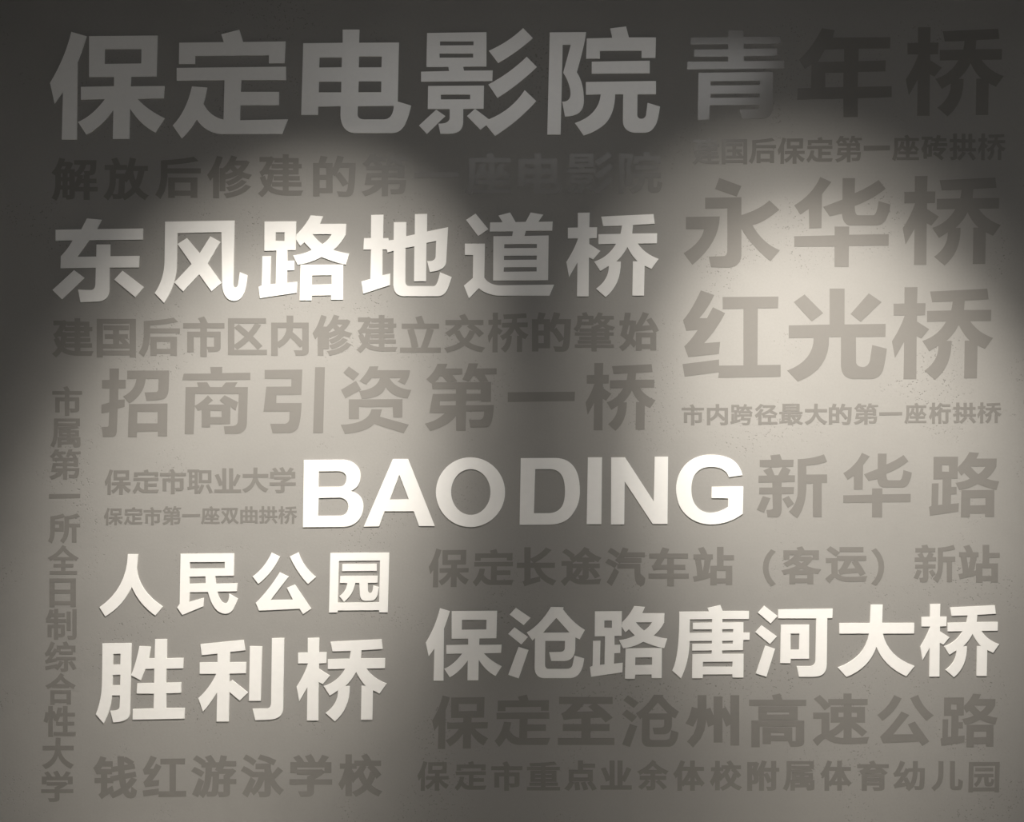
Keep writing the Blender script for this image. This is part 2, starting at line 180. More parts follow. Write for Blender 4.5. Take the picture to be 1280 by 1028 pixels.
'运': '370,756 370,687 860,687 860,756;66,718 160,650 238,588 289,640 208,701 115,764;365,116 457,133 802,164 840,91 906,124 826,265 729,420 669,392 768,228 446,203 522,328 589,465 929,465 929,534 305,534 305,465 502,465 440,329 393,246 365,207 339,190;245,477 41,477 41,409 174,409 174,98 107,54 36,-15 88,-82 135,-21 179,23 216,41 257,22 311,-16 385,-48 473,-65 581,-69 918,-59 926,-19 941,21 765,7 582,2 483,5 398,19 327,50 245,102',
'）': '297,370 283,505 244,628 183,737 103,833 45,802 120,710 177,608 213,494 226,370 213,245 177,132 120,29 45,-63 103,-93 183,2 244,112 283,234',
'至': '142,411 267,426 762,450 822,380 885,425 773,539 635,652 578,614 699,511 247,493 339,586 430,694 892,694 892,764 75,764 75,694 334,694 247,591 186,529 150,498 119,483;448,404 448,277 138,277 138,209 448,209 448,29 53,29 53,-40 922,-40 922,29 522,29 522,209 840,209 840,277 522,277 522,404',
'州': '229,801 229,499 224,363 201,227 149,97 54,-21 83,-47 107,-76 211,53 270,196 297,347 302,499 302,801;508,779 508,-11 580,-11 580,779;798,803 798,-66 871,-66 871,803;121,577 100,488 69,398 28,320 91,293 131,373 161,467 183,559;326,539 372,409 400,292 464,319 434,434 386,561;601,543 665,416 707,299 768,332 724,446 658,570',
'高': '278,544 699,544 699,455 278,455;205,597 205,402 775,402 775,597;429,803 457,716 58,716 58,652 911,652 911,716 538,716 499,820;93,347 93,-77 163,-77 163,286 807,286 807,-1 803,-12 791,-16 691,-15 715,-70 794,-69 845,-61 866,-49 877,-30 880,0 880,347;273,229 273,-21 342,-21 342,28 687,28 687,229;342,174 621,174 621,83 342,83',
'速': '66,739 151,653 217,571 275,615 207,695 122,777;259,470 47,470 47,402 189,402 189,97 117,57 41,-9 87,-70 137,-14 184,26 225,42 264,24 318,-11 392,-40 479,-55 584,-59 915,-49 923,-12 936,23 767,11 586,7 488,10 404,23 334,49 259,94;416,514 571,514 571,389 416,389;642,514 804,514 804,389 642,389;571,816 571,716 309,716 309,652 571,652 571,572 348,572 348,331 539,331 471,251 387,181 298,131 345,76 426,128 503,196 571,275 571,48 642,48 642,273 762,180 856,93 903,141 797,234 665,331 874,331 874,572 642,572 642,652 919,652 919,716 642,716 642,816',
'钱': '681,759 758,716 822,670 864,716 800,760 724,799;177,814 140,726 90,645 33,579 55,545 72,511 122,569 168,638 389,638 389,707 205,707 242,796;61,334 61,268 203,268 203,68 194,29 174,0 153,-19 190,-70 240,-32 414,76 397,138 269,64 269,268 403,268 403,334 269,334 269,466 376,466 376,532 108,532 108,466 203,466 203,334;863,339 796,250 711,168 689,255 671,356 918,403 906,467 663,421 652,549 892,586 879,650 648,616 644,819 574,819 580,605 433,584 444,518 584,540 596,409 412,374 424,309 604,343 625,226 652,124 533,53 401,-2 426,-31 446,-60 566,-7 678,59 709,3 745,-39 786,-65 833,-74 874,-67 903,-44 922,-1 934,67 907,82 880,104 873,38 861,4 840,-5 801,8 766,44 735,101 808,166 871,236 924,312',
'游': '75,755 158,701 227,648 271,706 200,755 118,805;37,492 124,444 198,396 239,455 165,500 79,545;54,-27 120,-64 179,88 235,249 176,286 115,117;731,376 731,282 582,282 582,215 731,215 731,5 728,-7 714,-11 607,-10 628,-78 710,-75 764,-65 786,-51 797,-29 799,4 799,215 936,215 936,282 799,282 799,353 869,415 930,485 885,516 872,513 632,513 681,618 935,618 935,688 704,688 732,805 663,817 638,706 601,604 552,520 615,484 629,508 629,448 813,448 773,409;250,660 250,590 341,590 334,411 314,240 271,89 194,-31 223,-52 247,-77 311,15 355,126 383,250 399,384 496,384 488,175 478,58 465,10 452,-1 435,-4 347,0 361,-33 367,-67 467,-66 498,-58 523,-35 542,27 554,168 564,451 403,451 409,590 591,590 591,660;336,792 382,724 417,660 487,692 450,754 403,818',
'泳': '431,760 595,706 732,646 768,708 627,766 464,814;88,756 187,701 266,642 307,702 226,758 126,809;35,492 135,441 217,386 256,448 173,501 73,548;65,-18 129,-62 212,91 290,255 233,299 148,127;283,437 283,369 448,369 413,264 365,172 309,95 246,39 271,14 293,-15 371,60 439,160 493,281 529,424 484,439 472,437;860,527 787,441 702,356 672,439 647,525 647,617 371,617 371,547 577,547 577,13 572,-2 556,-7 436,-6 450,-41 459,-77 551,-75 609,-64 631,-49 643,-24 647,12 647,336 693,230 749,136 814,55 890,-8 915,26 943,54 880,99 822,156 772,223 729,299 826,386 923,481',
'校': '518,581 476,509 421,438 358,378 409,334 474,398 534,473 584,551;699,548 796,442 868,339 922,384 848,484 750,586;558,797 602,735 635,674 389,674 389,606 923,606 923,674 640,674 701,703 667,762 619,823;739,409 715,335 682,265 642,201 578,298 530,406 466,388 502,300 545,219 596,145 526,80 444,24 351,-23 377,-50 398,-79 491,-31 572,26 643,91 716,25 798,-30 889,-72 912,-37 939,-7 847,32 764,83 691,147 739,221 779,302 810,392;188,817 188,611 61,611 61,543 175,543 138,405 87,274 29,171 67,102 111,183 152,283 188,395 188,-77 255,-77 255,409 327,257 371,312 315,407 255,503 255,543 365,543 365,611 255,611 255,817',
'重': '155,525 155,223 446,223 446,156 124,156 124,97 446,97 446,13 51,13 51,-47 923,-47 923,13 519,13 519,97 862,97 862,156 519,156 519,223 825,223 825,525 519,525 519,584 918,584 918,645 519,645 519,720 683,735 824,755 785,811 597,787 366,770 129,760 145,702 446,714 446,645 56,645 56,584 446,584 446,525;226,350 446,350 446,276 226,276;519,350 751,350 751,276 519,276;226,473 446,473 446,400 226,400;519,473 751,473 751,400 519,400',
'点': '231,452 739,452 739,278 231,278;331,124 346,22 351,-69 425,-59 418,30 400,130;532,124 573,24 600,-67 671,-49 642,41 598,138;731,131 803,28 856,-70 925,-41 869,55 796,157;172,151 136,78 91,10 41,-45 107,-77 159,-17 204,56 241,132;161,521 161,210 812,210 812,521 516,521 516,645 885,645 885,714 516,714 516,817 442,817 442,521',
'余': '629,165 745,61 838,-39 901,4 806,102 689,202;266,199 205,128 132,62 56,7 112,-42 190,20 267,95 334,174;489,827 396,726 282,632 155,550 24,485 52,456 75,425 153,466 232,514 232,452 452,452 452,329 93,329 93,260 452,260 452,11 448,-4 432,-9 301,-8 318,-43 330,-78 426,-76 486,-65 512,-50 525,-26 529,10 529,260 888,260 888,329 529,329 529,452 739,452 739,519 239,519 370,616 485,725 580,634 680,558 787,493 902,437 923,470 951,499 832,551 722,613 621,686 529,773 546,795',
'体': '244,813 186,668 113,535 29,425 54,389 72,353 115,406 156,466 156,-76 226,-76 226,588 272,690 312,794;405,170 405,103 565,103 565,-72 636,-72 636,103 793,103 793,170 636,170 636,507 687,382 748,265 817,163 891,82 917,113 946,139 869,216 797,315 733,429 683,551 928,551 928,621 636,621 636,814 565,814 565,621 290,621 290,551 521,551 469,428 404,312 331,212 252,134 280,108 304,79 380,161 450,262 513,378 565,504 565,170',
'附': '558,403 614,287 658,179 718,208 673,314 615,428;780,805 780,593 538,593 538,525 780,525 780,16 775,0 760,-5 647,-4 661,-41 671,-76 759,-74 813,-62 834,-46 846,-21 850,17 850,525 937,525 937,593 850,593 850,805;502,816 452,677 386,549 308,444 355,384 425,481 425,-73 491,-73 491,600 533,698 569,799;81,775 81,-78 146,-78 146,709 266,709 194,479 243,403 267,335 273,276 269,233 255,205 242,199 227,196 175,198 188,165 192,132 254,134 280,141 301,153 323,179 335,218 338,268 332,334 308,407 259,487 348,751 301,779 290,775',
'育': '713,351 713,275 266,275 266,351;194,412 194,-79 266,-79 266,91 713,91 713,5 707,-12 687,-18 523,-17 549,-78 666,-77 739,-68 767,-55 782,-32 786,4 786,412;266,221 713,221 713,144 266,144;419,803 466,720 60,720 60,654 318,654 247,595 200,560 166,539 136,529 161,454 275,470 739,498 812,429 871,473 771,560 652,654 915,654 915,720 552,720 492,824;582,629 673,554 278,536 353,591 427,654 622,654',
'幼': '82,-1 155,20 418,71 432,17 491,43 457,5 416,-28 445,-52 469,-81 571,28 636,166 671,331 687,521 824,521 819,243 810,86 796,22 782,10 764,8 656,11 672,-23 678,-58 743,-60 796,-58 831,-47 859,-21 878,55 888,233 895,589 689,589 691,817 621,817 619,589 481,589 481,521 618,521 608,379 587,252 551,142 495,48 457,162 400,286 340,262 396,134 180,98 279,235 375,386 463,547 391,578 334,460 153,448 240,609 314,786 240,815 193,684 143,571 108,504 78,457 51,436 76,364 128,376 297,393 205,246 143,158 94,97 56,69',
'儿': '252,776 252,461 245,329 216,201 149,82 31,-23 60,-50 84,-80 212,36 285,169 317,312 325,460 325,776;613,777 613,56 618,-4 634,-42 665,-62 715,-68 830,-68 881,-56 912,-15 930,59 938,173 903,186 869,206 866,106 859,44 846,11 825,2 724,2 700,6 689,22 687,56 687,777',
}
# Outlines of the cut lettering, measured in the wall's lettering units.
# name: (x0, y0, scale, outlines); '~x,y' is the control point of a curve, a leading '-' cuts a hole.
Q, R, T = 160/1028, 140/1028, 120/1028
G = 150/1028; H = 100/1028; N19 = 190/1028
TRACE = {
'保': (50, 20, Q, '255,130 376,165 ~345,270 304,375 298,995 178,995 188,610 120,705 84,540 ~205,340; 397,165 947,160 938,488 397,494; -522,268 818,268 816,384 520,388; 597,480 735,480 730,568 1002,565 995,662 785,668 ~870,760 1003,823 928,938 ~810,880 725,745 720,990 588,990 592,752 ~500,885 375,955 308,853 ~420,810 525,670 332,674 332,572 597,566'),
'定': (210, 20, Q, '430,150 575,113 605,212 945,207 938,382 812,382 812,318 220,323 220,388 90,388 93,217 450,213; 72,420 948,410 950,517 590,517 585,612 893,612 893,718 583,720 580,840 965,832 918,950 430,950 ~300,940 232,832 ~180,920 112,985 40,882 ~150,770 195,568 316,577 ~305,650 287,708 ~340,810 448,835 456,517 72,522'),
'电': (365, 20, Q, '92,222 408,218 408,112 543,112 540,218 860,216 850,690 957,722 ~930,850 890,900 ~860,940 800,943 500,943 ~395,930 390,800 392,727 212,730 210,797 75,797; -222,335 402,335 400,415 220,417; -540,327 722,327 720,415 537,416; -218,530 397,530 396,616 216,616; -536,527 718,527 717,615 534,615; -530,727 818,725 ~812,830 740,833 580,833 ~527,830 527,790'),
'影': (515, 20, Q, '122,140 598,133 598,408 412,410 418,442 648,440 645,525 73,530 73,450 298,445 292,412 116,412; -225,207 494,207 494,238 225,240; -222,305 491,305 491,337 222,338; 130,565 578,562 575,748 412,748 411,850 ~410,940 320,947 ~270,950 228,947 212,867 ~300,870 303,820 303,750 127,750; -232,634 467,634 467,672 232,673; 195,755 268,806 120,950 57,882; 506,748 618,832 ~800,760 905,598 998,686 ~850,850 667,966 597,880 550,915 442,806; 892,100 970,180 ~850,290 692,380 618,282 ~780,210; 921,330 1002,412 ~850,560 686,661 613,553 ~790,460'),
'院': (675, 20, Q, '78,135 370,132 ~360,230 295,455 ~352,540 352,680 ~355,810 200,810 178,690 ~245,695 245,620 ~240,540 186,457 247,233 182,233 165,955 58,955; 563,103 690,87 713,175 930,175 926,340 815,340 815,280 480,283 480,345 370,345 375,183 580,178; 415,370 880,362 880,462 415,466; 368,533 930,525 930,630 782,632 780,800 ~785,828 812,828 ~840,828 850,800 863,700 963,730 ~945,860 920,890 ~890,940 830,940 760,940 ~665,930 665,840 667,632 603,632 ~600,780 530,860 ~460,930 350,962 280,862 ~470,800 487,632 368,635'),
'东': (50, 260, R, '435,98 568,110 525,196 948,190 946,293 455,297 345,450 520,448 522,337 647,337 647,445 915,442 910,548 640,549 640,740 ~640,860 520,862 375,866 353,750 ~420,755 470,755 ~510,755 512,700 516,550 192,555 195,445 ~260,380 303,300 147,303 147,202 383,198; 316,573 410,643 205,840 118,755; 760,578 957,730 878,820 685,660'),
'风': (185, 260, R, '160,128 797,118 785,700 ~788,732 805,732 ~825,728 830,700 845,590 915,620 ~905,740 880,790 ~850,855 790,856 ~700,850 683,720 677,223 272,233 268,500 ~270,700 150,873 65,783 ~155,650 155,480; 360,278 477,418 575,262 667,313 550,512 678,690 585,767 473,610 325,768 245,685 403,517 274,333'),
'路': (315, 260, R, '117,127 407,125 403,388 328,390 328,487 390,485 390,573 325,576 322,690 417,680 412,780 75,830 63,725 92,712 97,445 177,443 170,703 220,697 225,393 115,395; -218,225 300,225 300,305 218,303; 540,70 655,80 625,148 866,148 862,245 ~820,330 748,387 ~810,410 895,420 863,522 ~750,500 638,452 ~540,510 420,523 378,437 ~480,425 548,387 482,318 445,352 405,290 410,245 ~490,170; -558,243 733,243 ~700,300 648,333 ~600,300; 447,525 838,521 836,843 728,843 728,803 550,806 546,850 440,850; -552,621 733,619 733,702 550,707'),
'地': (440, 250, R, '177,140 290,137 286,353 335,352 337,373 383,368 385,207 500,205 497,335 577,318 578,132 690,130 688,292 882,252 865,570 ~860,650 715,663 690,562 ~765,570 768,520 773,378 684,396 680,748 570,748 573,428 492,442 490,750 ~492,793 530,793 750,793 ~785,793 808,665 915,710 ~890,800 870,835 ~840,885 790,885 480,885 ~385,885 380,780 383,470 327,484 320,455 282,456 280,693 352,678 350,783 105,863 87,750 170,727 175,458 106,458 112,352 175,352'),
'道': (570, 250, R, '180,127 297,270 203,333 93,185; 390,145 497,117 547,205 640,203 685,117 800,137 755,203 887,200 883,283 642,285 628,333 850,328 845,738 340,742 343,335 515,333 523,290 310,292 313,208 428,207; -443,408 742,406 742,443 443,445; -440,515 742,512 740,550 440,553; -440,620 740,618 740,658 437,661; 82,403 265,403 260,715 ~310,790 420,785 900,779 858,880 390,880 ~270,870 210,810 120,907 73,788 155,718 157,508 82,506'),
'桥': (700, 250, R, '163,120 272,118 268,253 340,253 336,352 268,355 268,405 370,470 305,548 265,528 262,887 155,887 160,575 83,710 58,570 ~130,460 165,355 72,355 72,257 163,255; 378,155 857,132 868,220 668,232 662,310 890,308 888,400 713,402 ~780,500 905,543 838,635 775,605 770,880 663,880 668,565 712,565 ~660,520 618,433 ~580,510 515,567 557,567 ~560,780 418,893 330,817 ~450,730 447,607 370,655 313,567 ~440,530 513,405 352,408 352,317 555,313 568,238 395,243'),
'人': (110, 680, N19, '272,70 340,70 332,165 ~345,320 508,425 458,484 ~350,410 298,290 ~240,420 120,490 80,428 ~265,300'),
'民': (110, 680, N19, '628,68 990,65 988,215 862,217 867,270 1013,267 1007,320 876,323 ~895,400 930,402 ~955,400 957,338 1015,370 ~1005,400 985,440 ~965,472 930,472 ~850,470 813,325 690,326 685,393 785,365 782,422 640,480 605,430 622,405; -690,123 927,122 927,165 690,167; -688,222 797,220 798,267 688,270'),
'公': (300, 680, N19, '215,60 272,87 ~220,200 125,270 87,220 ~170,160; 397,57 ~430,160 515,224 462,271 ~390,200 338,85; 270,193 330,222 208,380 360,378 318,297 372,275 482,438 428,475 405,438 130,451 108,398 ~190,320'),
'园': (300, 680, N19, '612,62 1010,60 1000,463 942,463 942,448 663,450 660,464 603,464; -670,115 948,112 942,396 663,398; 693,137 925,135 925,182 692,184; 680,218 932,216 930,262 865,264 865,310 ~867,333 880,333 ~893,333 898,310 902,282 940,292 ~935,340 925,360 ~910,385 880,385 850,385 ~815,385 812,340 808,264 780,264 ~770,340 705,392 672,353 ~720,320 727,264 677,264'),
'胜': (110, 780, R, '135,180 403,177 388,820 ~385,900 235,902 208,797 ~290,800 293,760 298,655 222,655 ~215,790 148,913 75,828 ~130,700 132,520; -235,275 302,273 300,373 232,375; -230,468 301,465 298,563 228,565; 475,205 580,210 562,317 615,316 618,142 728,140 726,317 880,313 875,407 722,410 720,541 858,538 857,632 720,636 720,774 890,772 887,868 412,878 415,783 605,778 608,640 450,638 455,546 610,543 612,410 530,412 488,517 398,470 ~440,380'),
'利': (235, 780, R, '117,187 513,148 527,242 388,257 385,353 537,352 533,452 383,455 382,532 408,515 552,630 477,703 382,622 376,895 265,895 270,625 ~210,730 140,803 97,680 ~200,590 262,457 110,457 110,355 273,353 273,272 128,287; 570,205 683,207 670,705 562,705; 772,133 885,130 875,780 ~870,870 750,878 620,883 595,780 730,777 ~763,770 765,720'),
'沧': (625, 745, T, '170,127 327,235 253,313 103,200; 155,337 300,440 228,520 87,407; 198,547 305,580 200,883 88,845; 545,120 680,122 675,145 ~780,290 908,365 853,465 807,445 805,560 ~800,690 690,697 548,697 525,603 650,600 ~692,595 693,560 695,482 485,482 482,740 ~485,780 520,782 710,782 ~765,780 775,745 797,640 900,670 ~890,770 855,820 ~820,877 750,880 470,880 ~375,875 370,770 375,450 347,478 287,392 ~430,310; -602,235 745,393 460,395'),
'唐': (830, 745, T, '465,130 602,100 627,163 908,163 906,247 622,247 622,287 848,285 848,395 915,395 913,470 845,472 842,580 620,583 620,622 850,622 848,873 730,873 730,838 415,840 412,880 300,880 303,628 507,622 512,583 300,585 302,516 512,514 512,480 272,482 ~270,700 180,883 87,800 ~165,650 163,170 480,168; -275,250 515,248 513,287 308,290 308,358 512,357 512,395 272,398; -622,357 742,355 738,393 620,395; -620,480 737,478 735,513 620,515; -415,705 733,703 730,760 413,760'),
'河': (935, 745, T, '172,105 315,215 238,295 105,180; 145,315 307,433 232,515 77,388; 183,532 287,567 195,865 82,830; 320,147 903,138 900,238 845,238 840,740 ~835,865 700,865 543,865 520,753 660,753 ~718,750 720,690 728,240 322,240; 350,310 652,308 650,672 455,674 450,720 343,718; -453,403 547,402 545,577 453,577'),
'大': (1035, 745, T, '455,95 582,95 575,290 920,290 917,402 583,403 ~640,650 923,750 835,860 ~590,750 515,543 ~440,770 195,867 103,767 ~400,660 437,402 120,403 118,292 447,292'),
'青': (850, 20, G, '412,122 545,120 545,180 860,175 860,238 545,240 545,282 830,278 830,342 545,345 545,388 890,383 890,450 62,458 65,392 412,390 412,348 120,350 120,288 412,285 412,243 92,245 92,183 412,182; 158,487 795,480 795,780 ~795,880 690,882 535,882 512,803 640,800 ~682,800 682,765 255,765 250,890 152,890; -262,560 685,556 685,592 262,596; -262,668 682,665 682,698 262,702'),
'年': (980, 20, G, '325,105 435,122 418,185 912,182 908,278 640,280 638,388 872,380 868,475 634,480 632,608 922,602 922,695 632,705 632,865 510,868 508,708 112,718 118,620 232,617 236,415 180,455 130,375 ~250,260; -350,288 515,283 515,390 288,395 ~330,330; -353,487 510,485 508,610 353,612'),
'永': (845, 205, G, '85,455 375,450 ~370,680 140,865 65,765 ~220,670 240,560 85,560; 250,290 560,285 560,790 ~550,890 430,890 300,885 280,795 410,790 ~440,785 440,740 440,380 250,385; 370,120 560,190 520,280 335,215; 800,312 885,392 ~760,500 655,525 ~740,680 890,740 810,835 ~650,710 560,555 555,440 ~720,390'),
'华': (975, 205, G, '345,112 440,155 360,260 355,550 250,552 247,385 175,435 122,355 ~280,260; 537,122 643,122 640,250 ~740,210 845,138 905,213 ~780,310 640,360 ~640,440 670,440 800,440 ~830,435 845,318 945,348 ~940,420 900,490 ~870,525 830,527 600,527 ~540,520 530,425 425,450 370,368 535,305; 468,537 592,537 592,607 932,602 930,700 590,703 588,883 467,883 467,708 122,710 122,620 468,612'),
'红': (840, 350, G, '247,90 362,130 ~310,240 235,328 300,328 350,235 455,285 ~380,430 275,542 412,532 402,635 140,662 105,570 ~160,520 220,430 122,435 95,345 ~170,260; 90,722 403,682 403,735 612,733 612,248 435,250 433,147 912,143 908,243 735,245 732,730 930,728 930,830 395,840 403,790 108,830'),
'光': (975, 350, G, '210,125 370,285 272,357 118,190; 760,115 870,190 692,360 605,292; 425,75 553,75 552,382 905,377 903,487 650,490 652,710 ~660,745 710,747 ~755,745 770,690 790,558 915,590 ~900,720 880,780 ~850,850 770,850 620,850 ~530,840 522,740 522,490 420,490 ~430,770 152,872 62,777 ~290,690 288,495 75,500 75,390 425,383'),
'招': (120, 445, H, '175,163 297,163 294,308 385,308 382,418 290,422 286,565 372,560 368,655 280,680 270,960 ~265,1035 220,1040 90,1045 75,915 150,912 ~165,905 165,870 172,720 70,740 72,628 172,600 175,422 78,418 78,312 175,308; 403,190 943,188 935,430 ~925,530 880,550 ~820,575 650,578 625,470 770,465 ~795,462 800,430 806,297 640,297 ~620,500 430,612 350,520 ~500,450 520,298 403,298; 425,620 920,612 915,1035 795,1035 795,972 530,978 525,1045 410,1045; -533,720 793,720 792,868 530,868'),
'商': (220, 450, H, '100,178 450,175 440,92 595,92 593,170 957,165 955,258 80,265; 125,350 285,348 270,290 400,288 440,350 590,350 640,290 790,288 755,350 925,350 912,820 ~905,950 760,952 630,955 615,855 720,850 ~790,848 795,790 808,440 247,440 228,955 112,955; 410,455 475,520 410,575 625,575 560,520 625,455 800,545 765,655 700,600 698,825 440,830 438,870 330,870 332,640 280,655 238,590 ~330,550; -443,657 587,657 587,735 443,735'),
'引': (315, 450, H, '163,130 648,125 635,450 315,453 312,555 638,555 ~630,800 590,880 ~550,935 480,940 265,945 235,822 420,822 ~470,815 480,765 483,665 148,667 185,345 505,343 507,245 163,245; 812,95 938,95 915,940 785,942'),
'资': (420, 450, H, '165,85 300,180 225,268 95,165; 258,270 325,385 120,498 65,385; 430,85 545,82 532,133 952,133 ~950,220 885,320 795,280 835,235 690,235 ~760,370 968,388 922,497 ~720,480 640,350 ~590,500 330,500 298,400 ~520,380 565,235 460,235 390,320 300,272 ~400,170; 165,508 855,505 853,742 735,742 728,607 297,607 295,762 165,762; 455,635 592,635 565,730 935,833 870,945 490,825 ~390,930 115,952 62,835 ~420,820'),
'第': (525, 445, H, '225,103 352,103 328,163 545,163 545,240 415,243 480,325 355,345 285,262 255,262 ~215,330 160,365 80,300 ~180,220; 625,97 748,97 725,163 985,160 985,238 830,240 880,330 770,335 710,262 680,262 ~650,310 620,335 545,300 ~600,200; 150,340 915,338 912,590 785,590 785,575 590,578 590,635 950,632 ~945,760 920,850 ~900,915 850,918 650,922 628,822 770,822 ~810,815 820,765 825,712 592,715 587,965 465,965 462,775 ~370,900 130,968 62,872 ~230,830 320,735 120,735 165,490 460,487 462,430 160,430; -598,432 780,432 778,487 598,487; -257,580 460,578 460,635 255,638'),
'一': (625, 445, 0.15625, '62,292 600,287 597,362 62,370'),
'新': (940, 555, H, '235,148 358,135 385,205 535,205 530,295 430,298 495,335 465,403 552,405 550,490 380,495 380,555 540,557 535,643 382,648 382,830 ~380,925 330,945 200,945 185,850 ~265,850 268,830 262,648 92,648 95,562 262,562 260,497 82,500 85,410 195,408 145,345 235,300 100,298 100,208 248,205; -250,303 390,300 335,405 290,403; 140,670 237,700 155,885 62,850; 470,668 540,770 462,825 390,708; 587,198 ~780,190 925,135 965,230 ~840,275 698,280 698,395 965,393 965,502 897,503 895,942 782,942 782,512 700,515 ~700,800 580,960 475,870 ~590,750 587,600'),
'B': (370, 560, 200/1280, '65,98 380,95 ~450,100 490,145 ~517,175 517,225 ~515,315 440,345 ~540,375 540,465 ~540,530 500,580 ~455,630 380,632 57,635; -183,188 340,186 ~405,190 405,245 ~400,310 345,312 182,313; -182,402 350,397 ~418,405 420,470 ~415,540 350,543 177,545'),
'A': (370, 560, 200/1280, '775,90 897,90 1110,625 985,625 943,507 710,507 665,628 543,630; -828,215 903,412 752,414'),
'O': (520, 560, 140/1280, 'E623,507,395,398; -E626,505,225,262'),
'D': (640, 560, 140/1280, '100,118 500,116 ~640,120 710,220 ~775,310 775,495 ~775,640 700,745 ~620,870 440,877 87,880; -265,243 430,243 ~520,243 565,310 ~605,370 605,495 ~605,610 570,670 ~520,745 420,747 250,747'),
'I': (640, 560, 140/1280, '867,108 1028,108 1020,872 852,872'),
'N': (750, 560, 190/1280, '93,80 210,80 452,452 460,75 572,75 567,640 442,640 207,283 203,645 92,645'),
'G': (750, 560, 190/1280, '1198,230 1085,247 ~1055,160 930,160 ~850,160 805,215 ~768,260 768,350 ~768,440 810,490 ~855,545 930,547 ~1010,545 1078,497 1078,425 938,423 940,328 1205,325 1200,555 ~1080,645 930,645 ~800,640 720,560 ~640,480 640,345 ~642,215 730,130 ~810,58 930,58 ~1050,58 1120,105 ~1180,150'),
}
